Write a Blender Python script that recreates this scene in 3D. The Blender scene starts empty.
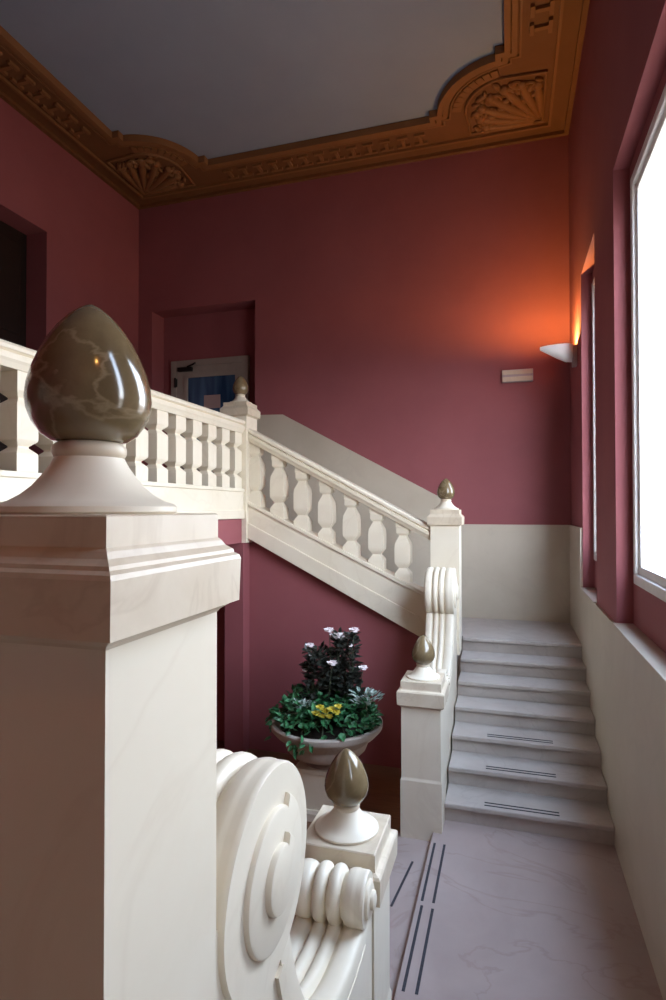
import bpy, bmesh, math, random
from mathutils import Vector, Matrix
random.seed(7)
PI = math.pi
S = bpy.context.scene
C = S.collection

# ------------------------------------------------------------------ dimensions (metres)
# x: window wall = 0, room towards -x.  y: far wall = 0, camera towards -y.  z: far quarter landing = 0.
WL, H = 5.77, 5.69              # left wall distance, ceiling height
YM = -3.998                     # the stair is symmetric about this y
YF = 2 * YM                     # front wall
RISE, GO, Y0 = 0.135, 0.2939, -1.1404
W = 1.137                       # clear width of the lower flights
ZP = -7 * RISE                  # lower landing
ZT = -1.01                      # first tread of the entrance steps
ZH = -1.22                      # hall floor
ZG = 1.08                       # gallery floor
NX, NYF, NYN = -1.256, -1.535, -6.46
GX = -3.40

# ------------------------------------------------------------------ materials
def nodes_of(name):
    m = bpy.data.materials.new(name); m.use_nodes = True
    nt = m.node_tree; b = nt.nodes['Principled BSDF']
    return m, nt, b

def noise_col(nt, c1, c2, scale=3.0, detail=4.0, rough=0.55, lo=0.35, hi=0.65, dist=0.0, stretch=None):
    tc = nt.nodes.new('ShaderNodeTexCoord')
    src = tc.outputs['Object']
    if stretch:
        mp = nt.nodes.new('ShaderNodeMapping'); mp.inputs['Scale'].default_value = stretch
        nt.links.new(src, mp.inputs['Vector']); src = mp.outputs['Vector']
    n = nt.nodes.new('ShaderNodeTexNoise'); n.inputs['Scale'].default_value = scale
    n.inputs['Detail'].default_value = detail; n.inputs['Roughness'].default_value = rough
    n.inputs['Distortion'].default_value = dist
    nt.links.new(src, n.inputs['Vector'])
    r = nt.nodes.new('ShaderNodeValToRGB')
    r.color_ramp.elements[0].position = lo; r.color_ramp.elements[0].color = (*c1, 1)
    r.color_ramp.elements[1].position = hi; r.color_ramp.elements[1].color = (*c2, 1)
    nt.links.new(n.outputs['Fac'], r.inputs['Fac'])
    return r.outputs['Color'], src

def veins(nt, base, src, col, scale=2.0, width=0.03, amount=0.6):
    n = nt.nodes.new('ShaderNodeTexNoise'); n.inputs['Scale'].default_value = scale
    n.inputs['Detail'].default_value = 6; n.inputs['Distortion'].default_value = 1.2
    nt.links.new(src, n.inputs['Vector'])
    r = nt.nodes.new('ShaderNodeValToRGB'); e = r.color_ramp.elements
    e[0].position = 0.5 - width; e[0].color = (0, 0, 0, 1)
    e[1].position = 0.5; e[1].color = (amount, amount, amount, 1)
    x = e.new(0.5 + width); x.color = (0, 0, 0, 1)
    nt.links.new(n.outputs['Fac'], r.inputs['Fac'])
    mx = nt.nodes.new('ShaderNodeMix'); mx.data_type = 'RGBA'
    nt.links.new(r.outputs['Color'], mx.inputs[0]); nt.links.new(base, mx.inputs[6])
    mx.inputs[7].default_value = (*col, 1)
    return mx.outputs[2]

def bump(nt, b, scale, strength, dist=0.01, detail=3):
    tc = nt.nodes.new('ShaderNodeTexCoord')
    n = nt.nodes.new('ShaderNodeTexNoise'); n.inputs['Scale'].default_value = scale; n.inputs['Detail'].default_value = detail
    nt.links.new(tc.outputs['Object'], n.inputs['Vector'])
    bp = nt.nodes.new('ShaderNodeBump'); bp.inputs['Strength'].default_value = strength; bp.inputs['Distance'].default_value = dist
    nt.links.new(n.outputs['Fac'], bp.inputs['Height']); nt.links.new(bp.outputs['Normal'], b.inputs['Normal'])

def plain(name, col, rough=0.5, metal=0.0, var=0.12, scale=6.0, spec=0.5):
    m, nt, b = nodes_of(name)
    a = tuple(max(0, c * (1 - var)) for c in col); d = tuple(min(1, c * (1 + var)) for c in col)
    col_out, _ = noise_col(nt, a, d, scale)
    nt.links.new(col_out, b.inputs['Base Color'])
    b.inputs['Roughness'].default_value = rough; b.inputs['Metallic'].default_value = metal
    b.inputs['Specular IOR Level'].default_value = spec
    return m

def stone(name, c1, c2, vein, rough, scale=2.5, vscale=1.6, vamount=0.35, vwidth=0.02, bmp=0.0, coat=0.0):
    m, nt, b = nodes_of(name)
    base, src = noise_col(nt, c1, c2, scale, 6, 0.6, 0.3, 0.7, 0.4)
    out = veins(nt, base, src, vein, vscale, vwidth, vamount)
    nt.links.new(out, b.inputs['Base Color'])
    b.inputs['Roughness'].default_value = rough
    b.inputs['Coat Weight'].default_value = coat; b.inputs['Coat Roughness'].default_value = 0.08
    if bmp: bump(nt, b, 60, bmp, 0.004)
    return m

M = {}
def plaster(name, c1, c2, rough=0.75):
    m, nt, b = nodes_of(name)
    base, src = noise_col(nt, c1, c2, 1.3, 5, 0.6, 0.3, 0.7)
    nt.links.new(base, b.inputs['Base Color']); b.inputs['Roughness'].default_value = rough
    b.inputs['Specular IOR Level'].default_value = 0.3
    bump(nt, b, 45, 0.12, 0.004)
    return m
M['red'] = plaster('red_plaster', (0.276, 0.084, 0.094), (0.316, 0.100, 0.110))
M['grey'] = plaster('grey_ceiling', (0.25, 0.30, 0.40), (0.28, 0.33, 0.43), 0.9)
M['terra'] = plaster('terracotta_ornament', (0.21, 0.095, 0.036), (0.26, 0.12, 0.048), 0.6)
M['terra_d'] = plaster('terracotta_band', (0.16, 0.068, 0.026), (0.185, 0.08, 0.032), 0.65)
M['cream'] = stone('cream_stone', (0.73, 0.65, 0.51), (0.79, 0.72, 0.59), (0.64, 0.55, 0.42), 0.42, 2.2, 1.3, 0.25)
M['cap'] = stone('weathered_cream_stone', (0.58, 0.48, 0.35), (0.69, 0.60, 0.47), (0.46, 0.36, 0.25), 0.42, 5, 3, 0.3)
M['dado'] = stone('dado_marble', (0.52, 0.45, 0.35), (0.59, 0.52, 0.42), (0.50, 0.43, 0.35), 0.38, 1.5, 0.9, 0.35)
M['floor'] = stone('rose_grey_marble', (0.38, 0.30, 0.275), (0.46, 0.375, 0.345), (0.32, 0.23, 0.20), 0.38, 1.8, 1.1, 0.45, 0.012)
M['step'] = stone('grey_step_marble', (0.42, 0.375, 0.34), (0.51, 0.465, 0.43), (0.34, 0.30, 0.27), 0.40, 3, 1.5, 0.3)
M['brown'] = stone('brown_polished_marble', (0.12, 0.084, 0.042), (0.22, 0.160, 0.085), (0.34, 0.26, 0.16), 0.14, 9, 3.0, 0.5, 0.02, 0, 0.3)
M['wood_floor'] = None
def wood(name, c1, c2, rough=0.4, st=(1, 12, 1)):
    m, nt, b = nodes_of(name)
    base, src = noise_col(nt, c1, c2, 4, 6, 0.6, 0.3, 0.7, 0.6, st)
    nt.links.new(base, b.inputs['Base Color']); b.inputs['Roughness'].default_value = rough
    return m
M['wood_floor'] = wood('brown_hall_floor', (0.16, 0.075, 0.035), (0.24, 0.12, 0.06), 0.45)
M['dark_interior'] = wood('dark_interior_wood', (0.010, 0.005, 0.004), (0.018, 0.009, 0.007), 0.5, (14, 14, 1))  # near black: shade of the opening's unlit interior is put into this colour
M['white'] = plain('white_painted_frame', (0.78, 0.78, 0.77), 0.4, 0, 0.04)
M['doorwhite'] = plain('cream_door_paint', (0.34, 0.30, 0.26), 0.5, 0, 0.06)
M['strip'] = plain('dark_anti_slip_rubber', (0.035, 0.035, 0.045), 0.75, 0, 0.25, 60)
M['black'] = plain('black_metal', (0.02, 0.02, 0.02), 0.45, 0.6, 0.1)
M['lampwhite'] = plain('white_enamel', (0.82, 0.82, 0.82), 0.35, 0, 0.03)
M['bracket'] = plain('grey_bracket', (0.42, 0.38, 0.40), 0.45, 0.2, 0.05)
M['plate'] = plain('cream_plastic', (0.62, 0.56, 0.44), 0.5, 0, 0.05)
M['urn'] = stone('urn_stone', (0.40, 0.34, 0.29), (0.52, 0.46, 0.40), (0.30, 0.22, 0.16), 0.6, 8, 4, 0.3, 0.02, 0.25)
M['soil'] = plain('dark_soil', (0.03, 0.02, 0.014), 0.95, 0, 0.3, 30)
M['paper'] = plain('pinkish_paper', (0.36, 0.25, 0.24), 0.8, 0, 0.04)
def leafmat(name, c1, c2, rough=0.45):
    m, nt, b = nodes_of(name)
    base, src = noise_col(nt, c1, c2, 22, 3, 0.5, 0.35, 0.65)
    nt.links.new(base, b.inputs['Base Color']); b.inputs['Roughness'].default_value = rough
    return m
M['ivy'] = leafmat('ivy_leaf', (0.015, 0.09, 0.035), (0.07, 0.26, 0.10))
M['darkleaf'] = leafmat('bronze_leaf', (0.018, 0.022, 0.018), (0.05, 0.055, 0.045), 0.4)
M['silver'] = leafmat('silver_leaf', (0.22, 0.32, 0.27), (0.45, 0.52, 0.48), 0.6)
M['petal'] = leafmat('white_pink_petal', (0.80, 0.70, 0.72), (0.9, 0.86, 0.86), 0.6)
M['yellow'] = leafmat('yellow_petal', (0.62, 0.52, 0.06), (0.75, 0.66, 0.12), 0.6)
M['stem'] = plain('plant_stem', (0.05, 0.06, 0.03), 0.7)

def glass(name, tint=(1, 1, 1), refl=0.06):
    m = bpy.data.materials.new(name); m.use_nodes = True; nt = m.node_tree
    for n in list(nt.nodes):
        if n.type == 'BSDF_PRINCIPLED': nt.nodes.remove(n)
    out = [n for n in nt.nodes if n.type == 'OUTPUT_MATERIAL'][0]
    t = nt.nodes.new('ShaderNodeBsdfTransparent'); t.inputs['Color'].default_value = (*tint, 1)
    g = nt.nodes.new('ShaderNodeBsdfGlossy'); g.inputs['Roughness'].default_value = 0.02
    mx = nt.nodes.new('ShaderNodeMixShader'); mx.inputs[0].default_value = refl
    nt.links.new(t.outputs[0], mx.inputs[1]); nt.links.new(g.outputs[0], mx.inputs[2]); nt.links.new(mx.outputs[0], out.inputs['Surface'])
    return m
M['glass'] = glass('window_glass')
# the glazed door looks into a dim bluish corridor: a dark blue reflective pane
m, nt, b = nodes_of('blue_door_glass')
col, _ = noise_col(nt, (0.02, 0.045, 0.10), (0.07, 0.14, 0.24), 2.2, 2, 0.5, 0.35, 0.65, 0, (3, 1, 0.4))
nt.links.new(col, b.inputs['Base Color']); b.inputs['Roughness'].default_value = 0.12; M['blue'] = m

# ------------------------------------------------------------------ mesh helpers
class MB:
    """collects shapes into one bmesh (world coordinates)"""
    def __init__(s): s.bm = bmesh.new()
    def box(s, x0, x1, y0, y1, z0, z1, bev=0.0, seg=2):
        r = bmesh.ops.create_cube(s.bm, size=1.0)
        v = r['verts']
        bmesh.ops.scale(s.bm, vec=(x1 - x0, y1 - y0, z1 - z0), verts=v)
        bmesh.ops.translate(s.bm, vec=((x0 + x1) / 2, (y0 + y1) / 2, (z0 + z1) / 2), verts=v)
        if bev:
            es = list({e for vv in v for e in vv.link_edges})
            bmesh.ops.bevel(s.bm, geom=es, offset=bev, segments=seg, affect='EDGES', profile=0.5)
        return s
    def prism(s, pts, axis, a, b, bev=0.0):
        """closed polygon pts (2D) extruded along axis from a to b.  axis x: pts=(y,z); y: (x,z); z: (x,y)"""
        def P(p, t): return {'x': (t, p[0], p[1]), 'y': (p[0], t, p[1]), 'z': (p[0], p[1], t)}[axis]
        va = [s.bm.verts.new(P(p, a)) for p in pts]; vb = [s.bm.verts.new(P(p, b)) for p in pts]
        n = len(pts); fs = [s.bm.faces.new(va), s.bm.faces.new(vb[::-1])]
        for i in range(n):
            fs.append(s.bm.faces.new((va[i], vb[i], vb[(i + 1) % n], va[(i + 1) % n])))
        if bev:
            es = list({e for f in fs for e in f.edges})
            bmesh.ops.bevel(s.bm, geom=es, offset=bev, segments=2, affect='EDGES', profile=0.5)
        return s
    def rings(s, rings, close=True, caps=True):
        vs = [[s.bm.verts.new(p) for p in r] for r in rings]
        n = len(vs[0])
        for a, b in zip(vs[:-1], vs[1:]):
            for j in range(n if close else n - 1):
                k = (j + 1) % n
                s.bm.faces.new((a[j], a[k], b[k], b[j]))
        if caps and close:
            s.bm.faces.new(vs[0][::-1]); s.bm.faces.new(vs[-1])
        return s
    def lathe(s, prof, cx, cy, seg=48, z=0.0):
        rs = []
        for r, h in prof:
            r = max(r, 0.0008)
            rs.append([(cx + r * math.cos(2 * PI * j / seg), cy + r * math.sin(2 * PI * j / seg), z + h) for j in range(seg)])
        return s.rings(rs)
    def square(s, prof, cx, cy, z=0.0):
        rs = []
        for r, h in prof:
            rs.append([(cx - r, cy - r, z + h), (cx + r, cy - r, z + h), (cx + r, cy + r, z + h), (cx - r, cy + r, z + h)])
        return s.rings(rs)
    def rect(s, prof, cx, cy, z=0.0):
        rs = []
        for rx, ry, h in prof:
            rs.append([(cx - rx, cy - ry, z + h), (cx + rx, cy - ry, z + h), (cx + rx, cy + ry, z + h), (cx - rx, cy + ry, z + h)])
        return s.rings(rs)
    def tube(s, pts, r, seg=8):
        pts = [Vector(p) for p in pts]; rs = []
        rr = r if isinstance(r, (list, tuple)) else [r] * len(pts)
        up = Vector((0, 0, 1))
        for i, p in enumerate(pts):
            d = (pts[min(i + 1, len(pts) - 1)] - pts[max(i - 1, 0)]).normalized()
            u = d.cross(up)
            if u.length < 0.05: u = d.cross(Vector((1, 0, 0)))
            u.normalize(); v = d.cross(u)
            rs.append([tuple(p + (u * math.cos(2 * PI * j / seg) + v * math.sin(2 * PI * j / seg)) * rr[i]) for j in range(seg)])
        return s.rings(rs)
    def blob(s, c, rad, rx=1, ry=1, rz=1, rot=0.0, sub=2):
        r = bmesh.ops.create_icosphere(s.bm, subdivisions=sub, radius=rad)
        bmesh.ops.scale(s.bm, vec=(rx, ry, rz), verts=r['verts'])
        bmesh.ops.rotate(s.bm, cent=(0, 0, 0), matrix=Matrix.Rotation(rot, 3, 'Z'), verts=r['verts'])
        bmesh.ops.translate(s.bm, vec=c, verts=r['verts'])
        return s
    def leaf(s, base, d, n, L, w):
        """pointed, folded leaf"""
        base, d, n = Vector(base), Vector(d).normalized(), Vector(n).normalized()
        t = d.cross(n)
        if t.length < 1e-3: t = d.cross(Vector((0.3, 1, 0.2)))
        t.normalize(); n = t.cross(d)
        a = s.bm.verts.new(base); m = s.bm.verts.new(base + d * L * 0.5 - n * w * 0.22); e = s.bm.verts.new(base + d * L - n * L * 0.15)
        l1 = s.bm.verts.new(base + d * L * 0.22 + t * w * 0.42); l2 = s.bm.verts.new(base + d * L * 0.62 + t * w * 0.38)
        r1 = s.bm.verts.new(base + d * L * 0.22 - t * w * 0.42); r2 = s.bm.verts.new(base + d * L * 0.62 - t * w * 0.38)
        for f in ((a, l1, m), (l1, l2, m), (l2, e, m), (a, m, r1), (r1, m, r2), (r2, m, e)): s.bm.faces.new(f)
        return s
    def build(s, name, mat, parent=None, smooth=None, loc=None):
        bmesh.ops.recalc_face_normals(s.bm, faces=s.bm.faces[:])
        me = bpy.data.meshes.new(name)
        o = Vector(loc) if loc is not None else (parent_world(parent) if parent else Vector((0, 0, 0)))
        if o.length: bmesh.ops.translate(s.bm, vec=-o, verts=s.bm.verts[:])
        s.bm.to_mesh(me); s.bm.free()
        if smooth is not None:
            for p in me.polygons: p.use_smooth = True
            try: me.set_sharp_from_angle(angle=math.radians(smooth))
            except Exception: pass
        me.materials.append(M[mat] if isinstance(mat, str) else mat)
        ob = bpy.data.objects.new(name, me); C.objects.link(ob)
        if parent: ob.parent = parent
        else: ob.location = o
        return ob

def parent_world(p):
    v = Vector((0, 0, 0))
    while p: v = v + Vector(p.location); p = p.parent
    return v

def thing(name, label, cat, loc=(0, 0, 0), group=None):
    o = bpy.data.objects.new(name, None); C.objects.link(o); o.location = loc
    o.empty_display_size = 0.1
    o['label'] = label; o['category'] = cat
    if group: o['group'] = group
    return o
def tag(o, label, cat, group=None):
    o['label'] = label; o['category'] = cat
    if group: o['group'] = group
    return o
def struct(o):
    o['kind'] = 'structure'; return o
def copy_tree(o, parent=None):
    c = o.copy(); C.objects.link(c)
    if parent: c.parent = parent
    for ch in list(o.children): copy_tree(ch, c)
    return c

def grid_wall(mb, axis, t0, t1, u0, u1, z0, z1, holes):
    """boxes filling [u0,u1]x[z0,z1] minus rectangular holes (ua,ub,za,zb); axis = wall normal"""
    us = sorted({u0, u1, *[h[0] for h in holes], *[h[1] for h in holes]})
    zs = sorted({z0, z1, *[h[2] for h in holes], *[h[3] for h in holes]})
    us = [u for u in us if u0 <= u <= u1]; zs = [z for z in zs if z0 <= z <= z1]
    for a, b in zip(us[:-1], us[1:]):
        run = None
        for c, d in list(zip(zs[:-1], zs[1:])) + [(None, None)]:
            solid = c is not None and not any(h[0] <= (a + b) / 2 <= h[1] and h[2] <= (c + d) / 2 <= h[3] for h in holes)
            if solid: run = (run[0], d) if run else (c, d)
            elif run:
                if axis == 'x': mb.box(t0, t1, a, b, *run)
                else: mb.box(a, b, t0, t1, *run)
                run = None

# ------------------------------------------------------------------ room shell
ZB = ZH - 0.15                                   # underside of everything
b = MB(); b.box(-WL - 0.5, 0.5, YF - 0.4, 0.6, H, H + 0.15); struct(b.build('ceiling', 'grey'))

NI = (-5.545, -3.942, ZG, 4.12)                  # niche in the far wall
b = MB(); grid_wall(b, 'y', 0, 0.30, -WL - 0.45, 0.45, ZB, H, [NI]); b.box(-WL - 0.45, 0.45, 0.30, 0.42, ZB, H)
struct(b.build('wall_back', 'red'))
OP = (-3.30, -1.735, ZG, 4.50)                   # opening in the left wall
b = MB(); grid_wall(b, 'x', -WL - 0.35, -WL, YF, 0, ZB, H, [OP]); b.box(-WL - 0.45, -WL - 0.35, YF, 0, ZB, H)
struct(b.build('wall_left', 'red'))
b = MB(); b.box(-WL - 0.45, 0.45, YF - 0.3, YF, ZB, H); struct(b.build('wall_front', 'red'))
WIN = [(-5.00, -2.995), (-1.93, -1.16), (-6.56, -6.13)]  # the last is unseen, kept narrow to light only the near newel's stair face
REC = [(-5.09, -2.905), (-2.00, -1.09), (-6.63, -6.06)]
ZS, ZRT = 0.53, 3.57                              # recess sill and soffit
ZW0, ZW1 = 0.815, 3.445                           # window opening
b = MB()
grid_wall(b, 'x', 0, 0.10, YF, 0, ZB, H, [(a, c, ZS, ZRT) for a, c in REC])
grid_wall(b, 'x', 0.10, 0.165, YF, 0, ZB, H, [(a, c, ZW0, ZW1) for a, c in WIN])
struct(b.build('wall_right', 'red'))

# floors
b = MB(); b.box(-WL, -1.38, YF, 0, ZB, ZH); struct(b.build('floor_hall', 'wood_floor'))
b = MB(); b.box(-1.18, 0, 2 * YM - (Y0 - 6 * GO + 0.03), 0, ZB, ZP - 0.03)
b.box(-1.20, 0, 2 * YM - (Y0 - 6 * GO + 0.03), Y0 - 6 * GO + 0.10, ZP - 0.03, ZP + 0.0005, 0.006)
struct(b.build('floor_landing', 'floor'))
b = MB(); b.box(-WL, GX + 0.07, YF, 0, 0.95, ZG - 0.02); b.box(GX - 0.05, GX + 0.07, YF, NYF + 0.10, ZG - 0.02, 1.20)
struct(b.build('floor_gallery', 'red'))
b = MB(); b.box(-WL, GX - 0.05, YF, 0, ZG - 0.02, ZG); struct(b.build('floor_gallery_paving', 'step'))
# the near quarter landing and its flight (under and behind the camera)
b = MB(); b.box(-1.39, 0, YF, 2 * YM - Y0, ZB, 0)
for k in range(1, 7): b.box(-W, 0, 2 * YM - Y0 + (k - 1) * GO, 2 * YM - Y0 + k * GO, ZB, -k * RISE)
struct(b.build('floor_near_flight', 'step'))

# wall below the upper flight, with the pier under its top newel post
def zrt(x): return 1.6545 + 0.535 * (-2.378 - x)      # handrail top
def zrb(x): return 1.519 + 0.535 * (-2.368 - x)       # handrail underside
def zst(x): return 0.957 + 0.475 * (-2.389 - x)       # stringer top
def zsb(x): return 0.547 + 0.51 * (-2.395 - x)        # stringer bottom
b = MB(); b.prism([(-3.31, ZH), (-1.39, ZH), (-1.39, zsb(-1.39) - 0.002), (-3.31, zsb(-3.31) - 0.002)], 'y', -1.52, -1.44)
struct(b.build('wall_under_stairs', 'red'))
b = MB(); b.box(-3.52, -3.31, -1.67, -1.44, ZH, 0.95); b.box(-WL, -3.52, -1.42, -1.32, ZH, 0.95)
struct(b.build('wall_under_gallery', 'red'))

# marble dados
b = MB()
D = 1.114
b.box(-1.40, 0, -0.02, 0, -0.02, D)
pts = [(-1.40, -0.02), (-1.40, 1.397), (-3.535, 2.548), (-3.942, 2.560), (-3.942, ZG), (-3.4, ZG)]
b.prism(pts, 'y', -0.02, 0)
struct(b.build('trim_1', 'dado'))
b = MB(); b.box(-0.02, 0, -1.06, -0.02, -0.02, D)
b.box(-0.02, 0, YF, -1.06, ZP, ZS)
struct(b.build('trim_2', 'dado'))
b = MB()
for a, c in REC: b.box(-0.028, 0.10, a, c, ZS, ZS + 0.012, 0.003)
struct(b.build('trim_3', 'dado'))

b = MB(); b.box(-1.40, 0, YF, YF + 0.02, 0, D); b.prism([(-1.40, 0), (-1.40, 1.397), (-3.535, 2.548), (-3.942, 2.56), (-3.942, ZG), (-3.4, ZG)], 'y', YF, YF + 0.02)
struct(b.build('trim_4', 'dado'))
# windows
def window(i, a, c):
    w = bpy.data.objects.new('window_%d' % i, None); C.objects.link(w); w.location = (0.10, (a + c) / 2, ZW0); w['kind'] = 'structure'
    def ring(name, y0, y1, z0, z1, t, x0, x1, par, bev=0.006):
        m_ = MB()
        m_.box(x0, x1, y0, y1, z0, z0 + t, bev); m_.box(x0, x1, y0, y1, z1 - t, z1, bev)
        m_.box(x0, x1, y0, y0 + t, z0 + t, z1 - t, bev); m_.box(x0, x1, y1 - t, y1, z0 + t, z1 - t, bev)
        return m_.build(name, 'white', par)
    ring('window_frame', a, c, ZW0, ZW1, 0.065, 0.085, 0.16, w)
    mid = (a + c) / 2; f = 0.065
    spans = [(a + f, mid), (mid, c - f)] if c - a > 1.5 else [(a + f, c - f)]
    for y0, y1 in spans:
        s_ = ring('sash', y0, y1, ZW0 + f, ZW1 - f, 0.055, 0.105, 0.15, w)
        p = MB(); p.box(0.124, 0.130, y0 + 0.05, y1 - 0.05, ZW0 + f + 0.05, ZW1 - f - 0.05); p.build('pane', 'glass', s_)
    L = bpy.data.lights.new('portal', 'AREA'); L.shape = 'RECTANGLE'; L.size = c - a; L.size_y = ZW1 - ZW0
    L.cycles.is_portal = True
    o = bpy.data.objects.new('window_portal', L); C.objects.link(o)
    o.location = (0.30, (a + c) / 2, (ZW0 + ZW1) / 2); o.rotation_euler = (PI / 2, 0, PI / 2)
for i, (a, c) in enumerate(WIN): window(i + 1, a, c)

# doors
d1 = bpy.data.objects.new('door_1', None); C.objects.link(d1); d1.location = (-4.77, 0.30, ZG); d1['kind'] = 'structure'
b = MB(); x0, x1, zt = -5.39, -4.155, 3.452
b.box(x0, x0 + 0.09, 0.245, 0.30, ZG, zt, 0.006); b.box(x1 - 0.09, x1, 0.245, 0.30, ZG, zt, 0.006); b.box(x0 + 0.088, x1 - 0.088, 0.247, 0.30, zt - 0.09, zt, 0.004)
b.build('door_frame', 'doorwhite', d1)
gx0, gx1, gz1, gz0 = -5.12, -4.345, 3.205, 1.95
b = MB(); y0, y1 = 0.255, 0.295
b.box(x0 + 0.09, gx0, y0, y1, ZG + 0.01, zt - 0.09, 0.004); b.box(gx1, x1 - 0.09, y0, y1, ZG + 0.01, zt - 0.09, 0.004)
b.box(gx0, gx1, y0, y1, gz1, zt - 0.09, 0.004); b.box(gx0, gx1, y0, y1, ZG + 0.01, gz0, 0.004)
leaf = b.build('door_leaf', 'doorwhite', d1)
b = MB()
for q in ((gx0 - 0.05, gx0 + 0.012, gz0 - 0.03, gz1 + 0.03), (gx1 - 0.012, gx1 + 0.05, gz0 - 0.03, gz1 + 0.03)): b.box(q[0], q[1], 0.24, 0.257, q[2], q[3], 0.004)
b.box(gx0, gx1, 0.24, 0.257, gz1 - 0.012, gz1 + 0.05, 0.004); b.box(gx0, gx1, 0.24, 0.257, gz0 - 0.05, gz0 + 0.012, 0.004)
b.build('glazing_bead', 'doorwhite', leaf)
b = MB(); b.box(gx0, gx1, 0.270, 0.280, gz0, gz1); b.build('pane', 'blue', leaf)
b = MB(); b.box(-5.26, -5.03, 0.20, 0.254, 3.285, 3.345, 0.008); b.tube([(-5.10, 0.215, 3.35), (-4.96, 0.16, 3.37), (-4.99, 0.235, 3.40)], 0.012)
b.build('door_closer', 'black', d1)
b = MB(); b.box(-5.325, -5.285, 0.225, 0.256, 3.07, 3.19, 0.006); b.tube([(-5.305, 0.222, 3.06), (-5.305, 0.222, 3.20)], 0.014)
b.build('hinge', 'black', d1)
b = MB(); b.box(-4.86, -4.60, 0.266, 0.2695, 2.74, 2.93)
tag(b.build('paper_notice', 'paper', None, None, (-4.76, 0.267, 2.77)), 'small pinkish paper notice taped on the blue glass of the door', 'notice')

d2 = bpy.data.objects.new('dark_opening_door', None); C.objects.link(d2); d2.location = (-WL - 0.33, -2.5, ZG); d2['kind'] = 'structure'  # leaf added in the left opening to stand for its dark interior
b = MB(); b.box(-WL - 0.35, -WL - 0.29, OP[0], OP[1], ZG, 4.5)
for ya in (-3.2, -2.45):
    for za, zb in ((1.25, 2.0), (2.1, 3.2), (3.3, 4.35)):
        b.box(-WL - 0.295, -WL - 0.275, ya, ya + 0.62, za, zb, 0.01)
b.build('door_leaf', 'dark_interior', d2)

# ------------------------------------------------------------------ ceiling border
cb = thing('ceiling_cornice', 'terracotta-orange ornamental plaster cornice framing the grey ceiling', 'cornice', (-WL / 2, YM, H))
IN = 0.69
def border_path():
    """inner edge, anticlockwise around the ceiling, starting after the far right corner"""
    R, ST = 0.72, 0.80
    base = []
    def corner(cx, cy, dx, dy, first):
        # (cx,cy) inner corner; dx,dy point into the room
        seq = [(cx, cy + dy * ST), (cx + dx * 0.085, cy + dy * ST)]
        a0 = math.asin(0.085 / R)
        n = 14
        for i in range(n + 1):
            a = a0 + (PI / 2 - 2 * a0) * i / n
            seq.append((cx + dx * R * math.sin(a), cy + dy * R * math.cos(a)))
        seq += [(cx + dx * ST, cy + dy * 0.085), (cx + dx * ST, cy)]
        return seq if first == 'y' else seq[::-1]
    p = []
    p += corner(-IN, -IN, -1, -1, 'y')
    p += corner(-WL + IN, -IN, 1, -1, 'x')
    p += corner(-WL + IN, YF + IN, 1, 1, 'y')
    p += corner(-IN, YF + IN, -1, 1, 'x')
    return p
BP = border_path()
n = len(BP); per = n // 4
def outer_of(i):
    k, j = divmod(i, per); x, y = BP[i]
    t = j / (per - 1); L = 1.0
    # walk the wall line around the room corner
    cors = [(0, 0), (-WL, 0), (-WL, YF), (0, YF)]; c = cors[k]
    st = IN + 0.80
    dirs = [((0, -1), (-1, 0)), ((1, 0), (0, -1)), ((0, 1), (1, 0)), ((-1, 0), (0, 1))][k]
    if t < 0.5: s_ = st * (1 - 2 * t); return (c[0] + dirs[0][0] * s_, c[1] + dirs[0][1] * s_)
    s_ = st * (2 * t - 1); return (c[0] + dirs[1][0] * s_, c[1] + dirs[1][1] * s_)
OUT = [outer_of(i) for i in range(n)]
def ringslab(z0, z1, inn, out):
    m_ = MB()
    rs = []
    for i in list(range(len(inn))) + [0]:
        a, o = inn[i], out[i]
        rs.append([(a[0], a[1], z0), (o[0], o[1], z0), (o[0], o[1], z1), (a[0], a[1], z1)])
    vs = [[m_.bm.verts.new(p) for p in r] for r in rs[:-1]]
    for i in range(len(vs)):
        A, B = vs[i], vs[(i + 1) % len(vs)]
        for j in range(4):
            k = (j + 1) % 4
            try: m_.bm.faces.new((A[j], A[k], B[k], B[j]))
            except Exception: pass
    return m_
ringslab(H - 0.03, H, BP, OUT).build('border_field', 'terra_d', cb)
def offset(path, d):
    out = []; m_ = len(path)
    for i in range(m_):
        p0, p1, p2 = Vector(path[i - 1]), Vector(path[i]), Vector(path[(i + 1) % m_])
        e1, e2 = (p1 - p0), (p2 - p1)
        if e1.length < 1e-6: e1 = e2
        if e2.length < 1e-6: e2 = e1
        e1.normalize(); e2.normalize()
        n1, n2 = Vector((e1.y, -e1.x)), Vector((e2.y, -e2.x))
        nn = n1 + n2
        if nn.length < 1e-4: nn = n1.copy()
        nn.normalize(); k = max(0.45, nn.dot(n1))
        out.append(tuple(p1 + nn * d / k))
    return out
# the path runs far-right -> far-left -> near-left -> near-right; find which side is the wall
_t = offset(BP, 0.1); SG = 1 if abs(_t[0][0]) < abs(BP[0][0]) else -1
def OFF(d): return offset(BP, SG * d)
def moulding(name, d0, d1, z0, z1, mat='terra'):
    return ringslab(z0, z1, OFF(d0), OFF(d1)).build(name, mat, cb)
moulding('inner_lip', -0.010, 0.045, H - 0.085, H - 0.005)
moulding('inner_moulding', 0.055, 0.105, H - 0.060, H - 0.01)
moulding('bead_moulding', 0.125, 0.145, H - 0.050, H - 0.01)
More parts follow.
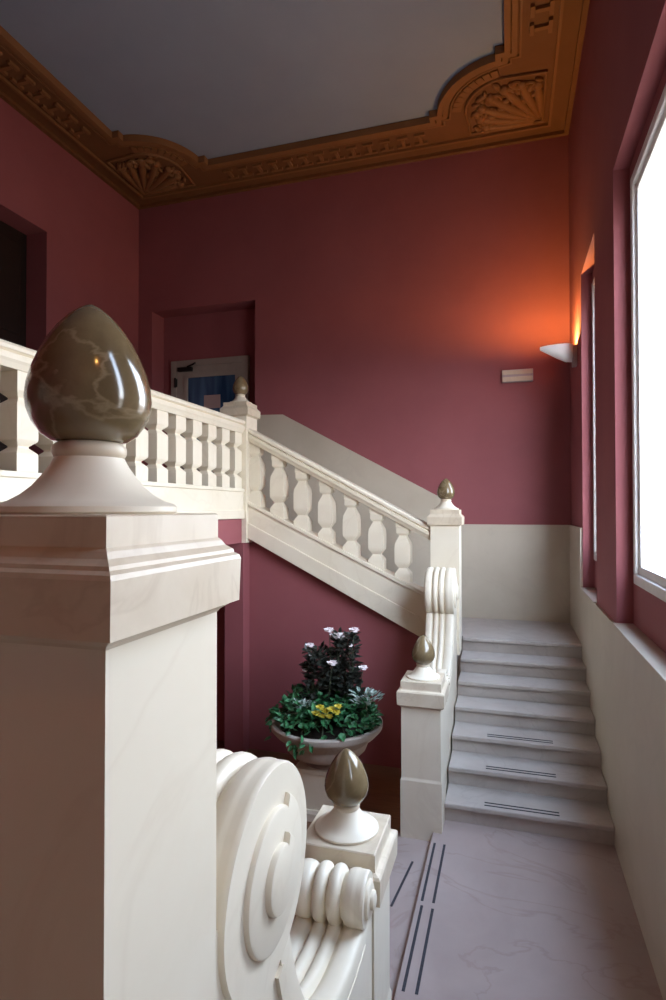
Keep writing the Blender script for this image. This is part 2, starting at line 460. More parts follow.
# straight outer mouldings parallel to the walls
def rect_ring(name, d0, d1, z0, z1, mat='terra'):
    inn = [(-d1, -d1), (-WL + d1, -d1), (-WL + d1, YF + d1), (-d1, YF + d1)]
    out = [(-d0, -d0), (-WL + d0, -d0), (-WL + d0, YF + d0), (-d0, YF + d0)]
    return ringslab(z0, z1, inn, out).build(name, mat, cb)
rect_ring('wall_moulding', 0.0, 0.05, H - 0.07, H - 0.03, 'terra_d')
rect_ring('outer_moulding', 0.205, 0.235, H - 0.062, H - 0.03)
# key blocks of the frieze: along straight runs and around the corner arcs
b = MB()
def block(cx, cy, ang, l, w, z0=H - 0.058):
    r = bmesh.ops.create_cube(b.bm, size=1.0); v = r['verts']
    bmesh.ops.scale(b.bm, vec=(l, w, H - 0.02 - z0), verts=v)
    bmesh.ops.rotate(b.bm, cent=(0, 0, 0), matrix=Matrix.Rotation(ang, 3, 'Z'), verts=v)
    bmesh.ops.translate(b.bm, vec=(cx, cy, (z0 + H - 0.02) / 2), verts=v)
def run(x0, y0, x1, y1, nx, ny):
    L = math.hypot(x1 - x0, y1 - y0); ang = math.atan2(y1 - y0, x1 - x0); k = int(L / 0.20)
    for i in range(k):
        t = (i + 0.5) / k; x, y = x0 + (x1 - x0) * t, y0 + (y1 - y0) * t
        block(x, y, ang, 0.15, 0.035); block(x + nx * 0.075, y + ny * 0.075, ang, 0.04, 0.12); block(x + nx * 0.16, y + ny * 0.16, ang, 0.12, 0.035)
e0 = IN + 0.86
run(-0.30, -e0, -0.30, YF + e0, -1, 0); run(-WL + 0.30, -e0, -WL + 0.30, YF + e0, 1, 0)
run(-e0, -0.30, -WL + e0, -0.30, 0, -1); run(-e0, YF + 0.30, -WL + e0, YF + 0.30, 0, 1)
for (cx, cy, dx, dy) in ((-IN, -IN, -1, -1), (-WL + IN, -IN, 1, -1)):
    for i in range(9):
        a = 0.2 + (PI / 2 - 0.4) * i / 8
        x, y = cx + dx * 0.52 * math.sin(a), cy + dy * 0.52 * math.cos(a)
        block(x, y, math.atan2(-dy * math.sin(a), dx * math.cos(a)), 0.07, 0.10, H - 0.064)
b.build('frieze_blocks', 'terra', cb)
def corner_panel(cx, cy, dx, dy):
    m_ = MB()
    ox, oy = cx - dx * (IN - 0.30), cy - dy * (IN - 0.30)      # panel corner near the room corner
    z = H - 0.045
    def P(u, v): return (ox + dx * u, oy + dy * v, z)
    # framing bead: two straight legs and an arc
    arc = [(IN - 0.30 + 0.42 * math.sin(a), IN - 0.30 + 0.42 * math.cos(a)) for a in [0.05 + (PI / 2 - 0.1) * i / 12 for i in range(13)]]
    loop = [(0, 0), (0, 0.78)] + arc + [(0.78, 0), (0, 0)]
    m_.tube([P(*q) for q in loop], 0.016, 6)
    # leafy scrolls: shell fan from the corner with spirals either side
    for i in range(7):
        a = 0.12 + (PI / 2 - 0.24) * i / 6; L = 0.46 + 0.22 * math.sin(2 * a)
        pts_ = [P(0.10 * math.cos(a) + t * L * math.cos(a), 0.10 * math.sin(a) + t * L * math.sin(a)) for t in (0, .25, .5, .75, 1)]
        m_.tube(pts_, [0.018, 0.036, 0.046, 0.050, 0.030], 8)
        m_.blob(pts_[-1], 0.055, 1, 1, 0.8)
    for (u, v, sgn) in ((0.16, 0.60, 1), (0.60, 0.16, -1), (0.50, 0.50, 1), (0.30, 0.66, -1), (0.66, 0.30, 1)):
        sp = []
        for i in range(22):
            t = i / 21; r = 0.085 * (1 - 0.8 * t); a = sgn * t * 3.2 * PI
            sp.append(P(u + r * math.cos(a), v + r * math.sin(a)))
        m_.tube(sp, 0.017, 6)
    for i in range(60):
        u, v = random.uniform(0.05, 0.72), random.uniform(0.05, 0.72)
        m_.blob(P(u, v), random.uniform(0.022, 0.045), 1.6, 0.8, 0.9, random.uniform(0, PI), 1)
    m_.build('corner_panel', 'terra', cb, 50)
corner_panel(-IN, -IN, -1, -1); corner_panel(-WL + IN, -IN, 1, -1)

# ------------------------------------------------------------------ posts
EGG = [(0.030, 1.390), (0.050, 1.394), (0.064, 1.403), (0.076, 1.420), (0.0825, 1.438), (0.0845, 1.452), (0.0825, 1.472), (0.077, 1.493), (0.068, 1.515),
       (0.057, 1.537), (0.044, 1.556), (0.030, 1.572), (0.017, 1.583), (0.007, 1.589), (0.001, 1.591)]
RING = [(0.040, 1.366), (0.047, 1.370), (0.050, 1.377), (0.050, 1.384), (0.046, 1.390), (0.036, 1.394)]
FOOT = [(0.118, 1.291), (0.121, 1.294), (0.121, 1.301), (0.116, 1.305), (0.103, 1.309), (0.088, 1.318), (0.074, 1.330), (0.062, 1.345), (0.053, 1.358), (0.047, 1.370), (0.040, 1.372)]
def post(name, label, x, y, ztop, zb, caps, sh, plinth=None):
    """ztop = top of the cap block; the finial profile is given for a cap at 1.291"""
    t = thing(name, label, 'newel post', (x, y, zb))
    dz = ztop - 1.291
    if plinth:
        MB().square([(plinth[0], 0), (plinth[0], plinth[1] - zb - 0.02), (plinth[0] - 0.004, plinth[1] - zb - 0.008), (sh, plinth[1] - zb)], x, y, zb).build('plinth', 'cream', t)
    MB().square([(sh, plinth[1] - 0.01 if plinth else zb), (sh, caps[0][1] + 0.005)], x, y).build('shaft', 'cream', t)
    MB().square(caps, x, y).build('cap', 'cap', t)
    MB().lathe(FOOT, x, y, 64, dz).build('finial_foot', 'cream', t, 40)
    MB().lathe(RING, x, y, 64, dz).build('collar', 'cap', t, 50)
    MB().lathe(EGG, x, y, 72, dz).build('finial', 'brown', t, 60)
    return t
def newel_cap(z, sh=0.132):
    return [(sh, z - 0.155), (sh + 0.004, z - 0.150), (sh + 0.018, z - 0.141), (sh + 0.026, z - 0.139), (sh + 0.028, z - 0.072), (sh + 0.026, z - 0.066), (sh + 0.020, z - 0.062),
            (sh + 0.019, z - 0.057), (sh + 0.010, z - 0.050), (sh + 0.005, z - 0.042), (sh + 0.001, z - 0.038), (sh + 0.001, z - 0.002), (sh - 0.002, z)]
def ped_cap(z, sh=0.138):
    return [(sh, z - 0.185), (sh + 0.004, z - 0.18), (sh + 0.02, z - 0.168), (sh + 0.026, z - 0.164), (sh + 0.028, z - 0.075), (sh + 0.022, z - 0.066), (sh + 0.006, z - 0.060),
            (sh + 0.004, z - 0.052), (sh + 0.004, z - 0.004), (sh, z)]
post('newel_post', 'huge cream stone newel post in the left foreground with a large brown egg finial', NX, NYN, 1.291, 0.0, newel_cap(1.291), 0.132)
post('newel_post', 'cream newel post at the bottom of the sloping balustrade beside the far landing', NX, NYF, 1.291, -0.05, newel_cap(1.291), 0.132)
post('newel_post', 'small cream newel post with dark finial at the corner of the upper gallery balustrade', -3.41, NYF, 2.417, 0.95, newel_cap(2.417), 0.132)
PYF, PYN = -2.92, -5.00
post('pedestal_post', 'low cream pedestal with brown egg finial at the foot of the far steps', -1.281, PYF, 0.083, ZT, ped_cap(0.083), 0.138, (0.144, -0.590))
post('pedestal_post', 'low cream pedestal with pointed brown finial beside the foreground scroll', -1.281, PYN, 0.083, ZT, ped_cap(0.083), 0.138, (0.144, -0.590))

# ------------------------------------------------------------------ scroll buttresses between newel and pedestal
def rib(u):
    """relief across the width, u in 0..1: three rounded ribs between grooves"""
    for a, c, hgt in ((0.0, 0.25, 0.016), (0.28, 0.46, 0.020), (0.49, 0.67, 0.020), (0.70, 1.0, 0.016)):
        if a <= u <= c:
            t = (u - a) / (c - a); return hgt * math.sqrt(max(0, 1 - (2 * t - 1) ** 2)) + 0.004
    return 0.0
def scroll(name, label, sgn, ynewel, yped, zb):
    """sgn: direction of travel in y from newel to pedestal"""
    t = thing(name, label, 'scroll', (-1.26, ynewel, zb))
    XA, XB = -1.385, -1.139
    US = [i / 40 for i in range(41)]
    def Y(s_): return ynewel + sgn * s_
    def Z(z): return z
    def roll(name_, cy, cz, R, turns_face=True):
        m_ = MB(); seg = 48
        rs = []
        # end faces get stepped spiral rings on the stair side
        for u in US:
            r = R - 0.018 + (rib(u) if u < 0.86 else 0.018 - 0.004 * max(0, (u - 0.975) / 0.025)); x = XA + (XB - XA) * u
            rs.append([(x, Y(cy) + sgn * r * math.cos(2 * PI * j / seg), cz + r * math.sin(2 * PI * j / seg)) for j in range(seg)])
        m_.rings(rs)
        o = m_.build(name_, 'cream', t, 35)
        return o
    def spiral_face(name_, par, cy, cz, R, hand):
        """raised spiral terrace on the face towards the stairs"""
        m_ = MB()
        for r0, r1, xa_, xb_ in ((0.71, 0.60, XB - 0.02, XB + 0.012), (0.37, 0.28, XB, XB + 0.026)):
            k_ = 56; A0 = math.radians(62); out = []
            for i in range(k_ + 1):
                a = A0 + hand * 2 * PI * i / k_; r = R * (r0 + (r1 - r0) * i / k_)
                out.append((a, r))
            def lev(x, dr): return [(x, Y(cy) + sgn * (r - dr) * math.cos(a), cz + (r - dr) * math.sin(a)) for a, r in out]
            m_.rings([lev(xa_, 0), lev(xb_ - 0.006, 0), lev(xb_ - 0.002, 0.002), lev(xb_, 0.006)])
        return m_.build(name_, 'cream', par, 35)
    BC, BZ, BR = 0.262, 0.567, 0.210           # big volute
    span = abs(yped - ynewel) - 0.150
    SC, SZ, SR = span - 0.095, -0.005, 0.085    # small volute
    big = roll('large_volute', BC, BZ, BR); spiral_face('volute_spiral', big, BC, BZ, BR, -1)
    sm = roll('small_volute', SC, SZ, SR); spiral_face('volute_spiral', sm, SC, SZ, SR, 1)
    # concave ramp: bezier from under the big volute to under the small one
    def bez(p0, p1, p2, p3, k=26):
        out = []
        for i in range(k + 1):
            q = i / k; a = 1 - q
            out.append((a**3 * p0[0] + 3 * a * a * q * p1[0] + 3 * a * q * q * p2[0] + q**3 * p3[0], a**3 * p0[1] + 3 * a * a * q * p1[1] + 3 * a * q * q * p2[1] + q**3 * p3[1]))
        return out
    path = bez((BC + 0.08, BZ - 0.09), (BC + 0.14, 0.12), (BC + 0.38, -0.18), (SC + 0.02, SZ - 0.075))
    m_ = MB(); rs = []
    for i, p in enumerate(path):
        a, c = path[max(i - 1, 0)], path[min(i + 1, len(path) - 1)]
        d = Vector((c[0] - a[0], c[1] - a[1])).normalized(); nn = Vector((-d.y, d.x))
        if nn.y < 0: nn = -nn
        top = [(XA + 0.003 + (XB - XA - 0.007) * u, Y(p[0] + nn.x * rib(u)), p[1] + nn.y * rib(u)) for u in US]
        bot = [(XB - 0.004, Y(p[0] - nn.x * 0.05), p[1] - nn.y * 0.05), (XA + 0.003, Y(p[0] - nn.x * 0.05), p[1] - nn.y * 0.05)]
        rs.append(top + bot)
    m_.rings(rs).build('fluted_ramp', 'cream', t, 40)
    # solid body below
    poly = [(Y(0.0), zb), (Y(0.0), BZ + 0.03), (Y(0.06), BZ + 0.03), (Y(BC), BZ)] + [(Y(p[0]), p[1] - 0.004) for p in path] + [(Y(SC + 0.02), SZ), (Y(span), SZ), (Y(span), zb)]
    MB().prism(poly, 'x', XA + 0.010, XB - 0.010).build('scroll_body', 'cream', t)
    # raised fillet following the scroll on the stair side
    m_ = MB(); pp = path[3:-1]
    rs = []
    for i, p in enumerate(pp):
        a, c = pp[max(i - 1, 0)], pp[min(i + 1, len(pp) - 1)]
        d = Vector((c[0] - a[0], c[1] - a[1])).normalized(); nn = Vector((-d.y, d.x))
        if nn.y < 0: nn = -nn
        A = (Y(p[0] - nn.x * 0.045), p[1] - nn.y * 0.045); B = (Y(p[0] - nn.x * 0.075), p[1] - nn.y * 0.075)
        rs.append([(XB - 0.018, *A), (XB - 0.001, *A), (XB - 0.001, *B), (XB - 0.018, *B)])
    m_.rings(rs).build('edge_fillet', 'cream', t)
    return t
scroll('scroll_buttress', 'large carved cream volute scroll in the foreground sloping to a low pedestal', 1, NYN + 0.132, PYN, ZP)
scroll('scroll_buttress', 'small cream ribbed volute scroll on the front of the far newel post', -1, NYF - 0.132, PYF, ZP)

# ------------------------------------------------------------------ balustrades
BAL = [(1.0, 0.0), (1.0, 0.14), (0.97, 0.17), (0.56, 0.235), (0.52, 0.25), (0.60, 0.265), (0.96, 0.325), (1.0, 0.36), (1.0, 0.58), (0.93, 0.65), (0.52, 0.755), (0.50, 0.775),
       (0.74, 0.80), (0.80, 0.82), (0.80, 0.90), (0.86, 0.91), (0.86, 1.0)]
BAL2 = [(1.0, 0.0), (1.0, 0.18), (0.97, 0.195), (0.52, 0.25), (0.52, 0.265), (0.97, 0.32), (1.0, 0.335), (1.0, 0.66), (0.97, 0.675), (0.52, 0.73), (0.52, 0.745), (0.97, 0.80), (1.0, 0.815), (1.0, 1.0)]

RP = [(-0.095, 0.03), (-0.105, 0.045), (-0.105, 0.075), (-0.085, 0.085), (-0.105, 0.098), (-0.105, 0.12), (-0.09, 0.137), (0.09, 0.137), (0.105, 0.12), (0.105, 0.098), (0.085, 0.085), (0.105, 0.075), (0.105, 0.045), (0.095, 0.03), (0.08, 0.0), (-0.08, 0.0)]
t = thing('balustrade', 'sloping cream balustrade climbing left from the far landing above the mauve wall', 'balustrade', (-2.35, NYF, 0.3))
xa, xb = -3.278, -1.388
m_ = MB(); m_.rings([[(x, NYF + p, zrb(x) + q) for p, q in RP] for x in (xa, xb)]); m_.build('handrail', 'cream', t)
m_ = MB(); xs0, xs1 = -3.278, -1.388
m_.prism([(xs0, zst(xs0)), (xs0, zsb(xs0)), (xs1, zsb(xs1)), (xs1, zst(xs1))], 'y', NYF - 0.085, NYF + 0.10)
def mid(x, f): return zsb(x) + (zst(x) - zsb(x)) * f
m_.prism([(xs0, mid(xs0, 1.0)), (xs0, mid(xs0, 0.90)), (xs1, mid(xs1, 0.90)), (xs1, mid(xs1, 1.0))], 'y', NYF - 0.105, NYF - 0.08, 0.006)
m_.prism([(xs0, mid(xs0, 0.42)), (xs0, mid(xs0, 0.0)), (xs1, mid(xs1, 0.0)), (xs1, mid(xs1, 0.42))], 'y', NYF - 0.105, NYF - 0.08, 0.006)
m_.build('stringer', 'cream', t)
for k in range(7):
    x = -3.225 + 0.26 * k
    m_ = MB(); hx, hy = 0.076, 0.07; z0, z1 = zst(x) - 0.035, zrb(x) + 0.035
    m_.rect([(hx * r, hy * r, z0 + (z1 - z0) * h_) for r, h_ in BAL], x, NYF)
    m_.build('baluster', 'cream', t, 32)

t = thing('balustrade', 'level cream balustrade along the upper gallery at the left', 'balustrade', (GX, -4.0, 1.2))
ya, yb = NYF - 0.132, 2 * YM - NYF
m_ = MB(); m_.rings([[(GX + p, y, 2.083 + q) for p, q in RP] for y in (yb, ya)]); m_.build('handrail', 'cream', t)
m_ = MB(); m_.box(GX - 0.09, GX + 0.09, yb, ya, 1.20, 1.51); m_.box(GX - 0.10, GX + 0.105, yb, ya, 1.475, 1.51, 0.006); m_.box(GX - 0.10, GX + 0.105, yb, ya, 1.20, 1.29, 0.006)
m_.build('plinth', 'cream', t)
for k in range(17):
    y = -1.746 - 0.272 * k
    m_ = MB(); m_.rect([(0.07 * r, 0.078 * r, 1.508 + 0.577 * h_) for r, h_ in BAL2], GX, y); m_.build('baluster', 'cream', t, 32)

# ------------------------------------------------------------------ stairs
t = thing('stair_flight', 'straight flight of grey marble steps rising to the far landing', 'stairs', (-0.58, -2.0, ZP))
b = MB(); b.box(-1.30, -0.021, Y0 + 0.08, -0.021, ZP, -0.035); b.box(-1.30, -0.021, Y0 + 0.08, -0.021, -0.035, 0)
b.build('landing', 'step', t)
for k in range(0, 7):
    yn, z = Y0 - k * GO, -k * RISE
    yb_ = yn + GO + 0.03 if k else yn + 0.08
    m_ = MB()
    m_.box(-W, -0.021, yn, yb_, z - 0.035, z, 0.008)
    m_.box(-W, -0.021, yn + 0.03, (yb_ if k else yn + 0.08), ZP, z - 0.035)
    s_ = m_.build('step', 'step', t)
    if k in (4, 5, 6):
        w0, w1 = -0.86, -0.36
        for dy in (0.045, 0.085):
            m_ = MB(); m_.box(w0, w1, yn + dy, yn + dy + 0.011, z - 0.001, z + 0.0025); m_.build('anti_slip_strip', 'strip', s_)
# upper flight behind the sloping balustrade
t = thing('stair_flight', 'upper marble flight partly hidden behind the sloping balustrade', 'stairs', (-2.35, -0.8, 0))
for k in range(1, 9):
    x0 = -1.30 - (k - 1) * 0.2625; z = k * 0.135
    x1 = x0 - 0.2625 if k < 8 else -3.329
    m_ = MB(); m_.box(x1 - 0.02 if k < 8 else x1, x0, NYF + 0.10, -0.021, z - 0.035, z, 0.006); m_.box(x1, x0 - 0.025, NYF + 0.10, -0.021, z - 0.20, z - 0.035)
    m_.build('step', 'step', t)
# entrance step
t = thing('entrance_step', 'pale marble entrance step one level below the landing, between the two pedestals', 'step', (-1.36, -3.95, ZH))
m_ = MB()
pl = [(-1.18, PYN + 0.16), (-1.18, PYF - 0.16)] + [(-1.42 - 0.10 * math.sin(PI * i / 12) - 0.02, PYF - 0.16 + (PYN + 0.32 - PYF) * i / 12) for i in range(13)]
pl = [(-1.18, PYN - 0.16), (-1.18, PYF + 0.30), (-1.44, PYF + 0.30)] + [(-1.44 - 0.12 * math.sin(PI * i / 12), PYF - 0.17 + (PYN + 0.34 - PYF) * i / 12) for i in range(13)] + [(-1.44, PYN - 0.16)]
m_.prism(pl, 'z', ZH, ZT); m_.build('tread', 'floor', t)
m_ = MB(); m_.prism([(-1.290, -3.33), (-1.304, -3.328), (-1.356, -3.79), (-1.342, -3.792)], 'z', ZT - 0.001, ZT + 0.0025); m_.build('anti_slip_strip', 'strip', t)
# strips on the landing edge
def strip(x, y0, y1, label):
    m_ = MB(); m_.box(x - 0.0075, x + 0.0075, y0, y1, ZP - 0.0005, ZP + 0.0025)
    tag(m_.build('anti_slip_strip', 'strip', None, None, (x, (y0 + y1) / 2, ZP)), label, 'anti-slip strip', 'anti-slip strips on the landing edge')
strip(-1.170, -3.79, -3.19, 'dark anti-slip strip at the landing edge, farther of the left pair')
strip(-1.105, -3.79, -3.19, 'dark anti-slip strip on the landing, farther of the right pair')
strip(-1.165, -4.44, -3.83, 'dark anti-slip strip at the landing edge, nearer of the left pair')
strip(-1.103, -4.44, -3.84, 'dark anti-slip strip on the landing, nearer of the right pair')

# ------------------------------------------------------------------ wall fittings
SY = -0.70
t = thing('wall_sconce', 'white wedge-shaped uplighter on the window wall near the far corner', 'wall lamp', (0, SY, 2.76))
# open-topped half-wedge bowl: thin shell, tip into the room
m_ = MB()
def bowl(off, zoff):
    rs = []
    for f, hw, zb_ in ((0.0, 0.060, 2.815), (0.2, 0.090, 2.822), (0.45, 0.090, 2.862), (0.75, 0.065, 2.918), (1.0, 0.02, 2.962)):
        x = -0.045 - 0.315 * f + (0.0 if f < 1 else off); hw = max(hw - off, 0.004)
        ring_ = []
        for j in range(13):
            a = PI * j / 12
            ring_.append((x, SY + hw * math.cos(a) * (1 if zoff == 0 else 1), 2.995 - (2.995 - zb_ - zoff) * math.sin(a) ** 0.8))
        rs.append(ring_)
    return rs
outer_, inner_ = bowl(0.0, 0.0), bowl(0.006, 0.006)
vo = [[m_.bm.verts.new(p) for p in r] for r in outer_]; vi = [[m_.bm.verts.new(p) for p in r] for r in inner_]
for G_ in (vo, vi):
    for a, c in zip(G_[:-1], G_[1:]):
        for j in range(12): m_.bm.faces.new((a[j], a[j + 1], c[j + 1], c[j]))
    m_.bm.faces.new(G_[0]); m_.bm.faces.new(G_[-1])
for k in range(4):
    for j in (0, 12): m_.bm.faces.new((vo[k][j], vo[k + 1][j], vi[k + 1][j], vi[k][j]))
m_.build('lamp_shade', 'lampwhite', t, 50)
m_ = MB(); m_.box(-0.048, 0.0, SY - 0.045, SY + 0.045, 2.77, 2.99, 0.008); m_.build('bracket', 'bracket', t)
m_ = MB(); m_.tube([(-0.06, SY, 2.93), (-0.24, SY, 2.935)], 0.008, 8)
mb_, nt, bb = nodes_of('warm_bulb'); bb.inputs['Emission Color'].default_value = (1, 0.5, 0.18, 1); bb.inputs['Emission Strength'].default_value = 30
m_.build('bulb', mb_, t)
def lamp(y, power, z=2.962):
    L = bpy.data.lights.new('sconce_or_fill_light', 'POINT'); L.shadow_soft_size = 0.03
    L.energy = power; L.color = (1.0, 0.50, 0.12)
    o = bpy.data.objects.new('sconce_or_fill_light', L); C.objects.link(o); o.location = (-0.13, y, z)
lamp(SY, 78.0)
lamp(2 * YM - SY, 8.0, 3.02)  # added warm fill behind the camera, unseen; mirrors the sconce without a fitting
e = thing('emergency_light', 'small cream rectangular emergency light fitting on the far red wall', 'light fitting', (-0.575, 0, 2.79))
m_ = MB(); m_.box(-0.752, -0.402, -0.05, 0.002, 2.787, 2.932, 0.008); m_.build('housing', 'bracket', e)
m_ = MB(); m_.box(-0.746, -0.408, -0.058, -0.048, 2.874, 2.926, 0.004); m_.box(-0.746, -0.408, -0.058, -0.048, 2.793, 2.846, 0.004); m_.build('cover', 'plate', e)

# ------------------------------------------------------------------ urn and plants
UX, UY = -2.165, -2.45
t = thing('plinth_block', 'square stone plinth carrying the planted urn on the hall floor', 'plinth', (UX, UY, ZH))
MB().square([(0.24, 0), (0.24, 0.06), (0.225, 0.075), (0.22, 0.08)], UX, UY, ZH).build('base', 'cream', t)
MB().square([(0.20, 0.07), (0.20, 0.36), (0.215, 0.37), (0.215, 0.40)], UX, UY, ZH).build('block', 'cream', t)
UB = ZH + 0.40
u = thing('urn', 'wide shallow grey-brown stone urn planter full of flowers in front of the mauve wall', 'planter', (UX, UY, UB))
RIMZ = -0.475
h_ = RIMZ - UB
MB().lathe([(0.18, 0), (0.18, 0.02), (0.165, 0.03), (0.145, 0.04), (0.15, 0.055)], UX, UY, 48, UB).build('foot', 'urn', u, 40)
MB().lathe([(0.15, 0.05), (0.23, 0.062), (0.30, 0.09), (0.335, 0.125), (0.35, 0.165), (0.35, 0.185), (0.36, 0.20), (0.385, 0.22), (0.425, 0.25), (0.462, h_ - 0.055), (0.471, h_ - 0.045), (0.473, h_ - 0.008), (0.466, h_), (0.437, h_), (0.42, h_ - 0.03), (0.35, h_ - 0.07), (0.1, h_ - 0.08)], UX, UY, 64, UB).build('bowl', 'urn', u, 40)
MB().lathe([(0.001, h_ - 0.078), (0.385, h_ - 0.050), (0.375, h_ - 0.045), (0.001, h_ - 0.02)], UX, UY, 32, UB).build('soil', 'soil', u)

CAM = Vector((-0.6833, -7.1533, 1.2973)); YAW, PITCH, ROLL = map(math.radians, (16.824, 0.9015, -0.0415)); F = 580.96
fwd = Vector((-math.sin(YAW) * math.cos(PITCH), math.cos(YAW) * math.cos(PITCH), math.sin(PITCH)))
rt = Vector((math.cos(YAW), math.sin(YAW), 0)); up = rt.cross(fwd)
rt, up = rt * math.cos(ROLL) + up * math.sin(ROLL), up * math.cos(ROLL) - rt * math.sin(ROLL)

def rnd_dir(zmin=-0.2):
    while True:
        v = Vector((random.uniform(-1, 1), random.uniform(-1, 1), random.uniform(zmin, 1)))
        if 0.1 < v.length < 1: return v.normalized()
# ivy mound over the rim
p = thing('ivy', 'green ivy leaves mounded over the rim of the stone urn', 'plant', (UX, UY, RIMZ))
m_ = MB()
for i in range(680):
    a = random.uniform(0, 2 * PI); r = 0.435 * math.sqrt(random.uniform(0.02, 1))
    hgt = 0.19 * (1 - (r / 0.50) ** 2) + random.uniform(-0.02, 0.06)
    if r > 0.37: hgt = random.uniform(-0.02, 0.10)
    d = Vector((math.cos(a), math.sin(a), 0)) * 0.8 + rnd_dir(-0.6)
    m_.leaf((UX + r * math.cos(a), UY + r * math.sin(a), RIMZ + hgt), d, Vector((0, 0, 1)) + rnd_dir() * 0.7, random.uniform(0.05, 0.09), random.uniform(0.04, 0.07))
for (a0, k) in ((-1.75, 14), (-2.75, 12), (2.95, 14)):     # sprays hanging over the rim
    for i in range(k):
        a = a0 + random.uniform(-0.22, 0.22); r = random.uniform(0.43, 0.49)
        m_.leaf((UX + r * math.cos(a), UY + r * math.sin(a), RIMZ + random.uniform(-0.10, 0.05)), Vector((math.cos(a), math.sin(a), -0.8)) + rnd_dir() * 0.5, rnd_dir(), random.uniform(0.05, 0.075), 0.05)
m_.build('foliage', 'ivy', p)
m_ = MB()
for i in range(14):
    a = 2 * PI * i / 14
    m_.tube([(UX + q * math.cos(a), UY + q * math.sin(a), RIMZ - 0.03 + 0.12 * math.sin(PI * q / 0.45)) for q in (0.05, 0.18, 0.3, 0.40)], 0.006, 6)
m_.build('stems', 'stem', p)

def flower(par, pos, size, mat, name='flower'):
    m_ = MB(); c = Vector(pos)
    for j in range(7):
        a = 2 * PI * j / 7; d = Vector((math.cos(a), math.sin(a) * 0.8, 0.35 + 0.3 * math.sin(a * 2)))
        m_.leaf(c, d, Vector((0, -0.4, 1)), size * 1.2, size * 1.15)
    for j in range(5):
        a = 2 * PI * j / 5 + 0.3; m_.leaf(c + Vector((0, 0, 0.006)), Vector((math.cos(a) * .6, math.sin(a) * .6, 0.8)), Vector((0, -1, 0.2)), size * 0.75, size * 0.8)
    m_.blob(c, size * 0.28, 1, 1, 1, 0, 1)
    m_.build(name, mat, par)
def bushy(name, label, cx, cy, z0, z1, rad, leaves, flowers, mat='darkleaf', nst=5):
    p = thing(name, label, 'plant', (cx, cy, z0))
    m_ = MB()
    for i in range(nst):
        a = 2 * PI * i / nst
        m_.tube([(cx + rad * 0.2 * math.cos(a), cy + rad * 0.2 * math.sin(a), z0), (cx + rad * 0.55 * math.cos(a), cy + rad * 0.55 * math.sin(a), (z0 + z1) / 2), (cx + rad * 0.4 * math.cos(a + .5), cy + rad * 0.4 * math.sin(a + .5), z1 - 0.02)], [0.007, 0.006, 0.003], 6)
    for (fx, fy, fz, fs) in flowers:
        m_.tube([(cx + (fx - cx) * 0.3, cy + (fy - cy) * 0.3, z0 + 0.05), (cx + (fx - cx) * 0.8, cy + (fy - cy) * 0.8, (z0 + fz) / 2), (fx, fy, fz - 0.004)], [0.006, 0.005, 0.003], 6)
    m_.build('stems', 'stem', p)
    m_ = MB()
    for i in range(leaves):
        q = random.random(); zz = z0 + (z1 - z0) * q; r = rad * math.sqrt(random.random()) * (1.0 - 0.35 * q)
        a = random.uniform(0, 2 * PI)
        d = Vector((math.cos(a), math.sin(a), 0.2)) + rnd_dir(-0.3) * 0.8
        m_.leaf((cx + r * math.cos(a), cy + r * math.sin(a), zz), d, Vector((0, 0, 1)) + rnd_dir() * 0.6, random.uniform(0.055, 0.09), random.uniform(0.045, 0.07))
    m_.build('foliage', mat, p)
    for (fx, fy, fz, fs) in flowers: flower(p, (fx, fy, fz), fs, 'petal')
    return p
def at(px, py, y):
    d = rt * ((px - 333) / F) - up * ((py - 500) / F) + fwd
    k = (y - CAM.y) / d.y
    return CAM + d * k
def fl(lst, y):
    out = []
    for px, py, s_ in lst:
        v = at(px, py, y); out.append((v.x, v.y, v.z, s_))
    return out
cA = at(345, 690, UY + 0.05); tA = at(345, 634, UY + 0.05)
bushy('begonia', 'tall dark-leaved begonia with white-pink flowers at the top of the urn planting', cA.x, UY + 0.05, RIMZ + 0.0, tA.z, 0.135, 560,
      fl([(329, 631, 0.042), (354, 631, 0.042), (337, 637.5, 0.06), (350, 646, 0.025), (363, 668.5, 0.038)], UY - 0.02))
cB = at(318, 690, UY - 0.02); tB = at(316, 648, UY - 0.02)
bushy('begonia', 'shorter dark-leaved begonia with pale flowers on the left of the urn planting', cB.x, UY - 0.02, RIMZ + 0.0, tB.z, 0.135, 440,
      fl([(310, 646, 0.035), (313, 657, 0.036), (332, 664, 0.042), (305, 671, 0.022)], UY - 0.10))
def low(name, label, px, py, y, rad, n_, mat, flowers=None, fmat='yellow'):
    c = at(px, py, y); p = thing(name, label, 'plant', (c.x, y, c.z - 0.05))
    m_ = MB()
    for i in range(n_):
        a = random.uniform(0, 2 * PI); r = rad * math.sqrt(random.random())
        m_.leaf((c.x + r * math.cos(a), y + r * math.sin(a) * 0.7, c.z + random.uniform(-0.05, 0.03)), Vector((math.cos(a), math.sin(a), 0.6)) + rnd_dir() * 0.5, Vector((0, 0, 1)) + rnd_dir() * 0.4, random.uniform(0.045, 0.07), 0.035)
    m_.build('foliage', mat, p)
    for (fx, fy, fs) in flowers or []:
        v = at(fx, fy, y - 0.08); flower(p, v, fs, fmat)
low('primrose', 'yellow-flowered primrose at the front of the urn', 327, 714, UY - 0.28, 0.10, 30, 'ivy', [(316, 714, .035), (320, 708, .033), (325, 712, .034), (331, 710, .035), (336, 713, .034), (322, 717, .03), (338, 707, .03), (329, 717, .03)])
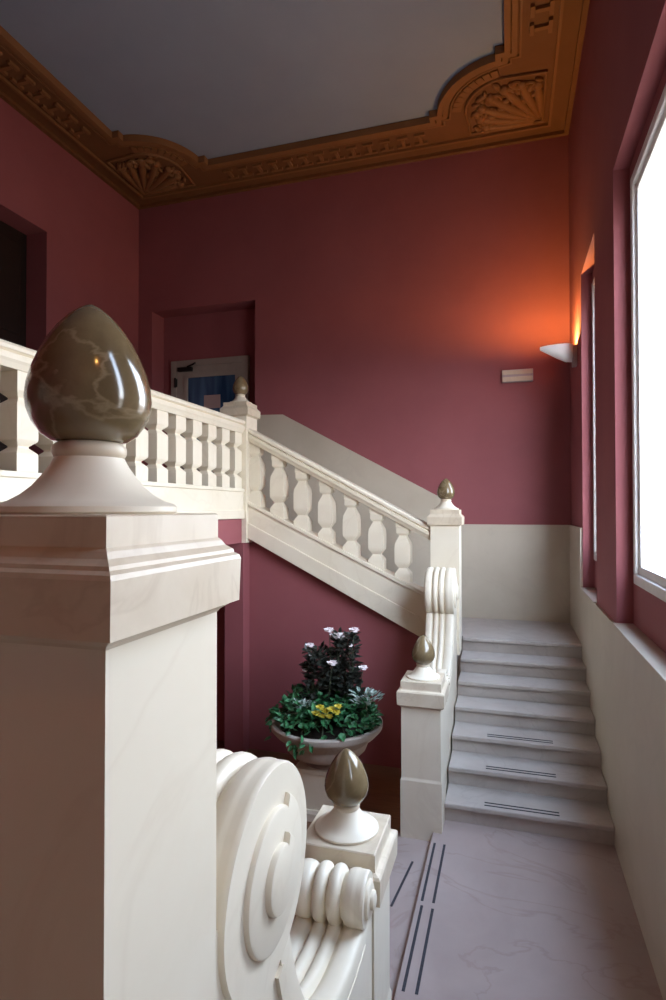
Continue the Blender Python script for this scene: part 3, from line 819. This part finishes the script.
low('silver_leaf_plant', 'silver-leaved plant on the right side of the urn', 366, 697, UY - 0.10, 0.11, 55, 'silver')
low('silver_leaf_plant', 'small silver-leaved clump left of the yellow flowers in the urn', 305, 706, UY - 0.24, 0.07, 34, 'silver')

# ------------------------------------------------------------------ light
w = bpy.data.worlds.new('World'); S.world = w; w.use_nodes = True
nt = w.node_tree; bg = nt.nodes['Background']
# overcast sky over a darker ground
tc = nt.nodes.new('ShaderNodeTexCoord'); sx = nt.nodes.new('ShaderNodeSeparateXYZ'); nt.links.new(tc.outputs['Generated'], sx.inputs[0])
mr = nt.nodes.new('ShaderNodeMapRange'); mr.inputs['From Min'].default_value = -1; nt.links.new(sx.outputs['Z'], mr.inputs['Value'])
rp = nt.nodes.new('ShaderNodeValToRGB'); e = rp.color_ramp.elements
e[0].position = 0.0; e[0].color = (0.16, 0.15, 0.14, 1); e[1].position = 1.0; e[1].color = (0.48, 0.66, 0.95, 1)
q = e.new(0.47); q.color = (0.22, 0.21, 0.20, 1); q = e.new(0.52); q.color = (0.86, 0.92, 1.0, 1); q = e.new(0.75); q.color = (0.70, 0.82, 1.0, 1)
nt.links.new(mr.outputs['Result'], rp.inputs['Fac']); nt.links.new(rp.outputs['Color'], bg.inputs['Color'])
bg.inputs['Strength'].default_value = 19.0

# ------------------------------------------------------------------ camera
cam = bpy.data.cameras.new('Camera'); co = bpy.data.objects.new('Camera', cam); C.objects.link(co)
cam.sensor_fit = 'VERTICAL'; cam.sensor_height = 36.0; cam.lens = 36.0 * F / 1000.0; cam.clip_start = 0.02
mat = Matrix((rt, up, -fwd)).transposed().to_4x4(); mat.translation = CAM
co.matrix_world = mat
S.camera = co

vs = S.view_settings
S.display_settings.display_device = 'sRGB'
vs.view_transform = 'Standard'; vs.look = 'None'; vs.exposure = 0.25; vs.gamma = 1.0; vs.use_curve_mapping = False
S.cycles.use_denoising = True
S.cycles.max_bounces = 10; S.cycles.diffuse_bounces = 6; S.cycles.caustics_reflective = False; S.cycles.caustics_refractive = False
S.cycles.sample_clamp_indirect = 6.0
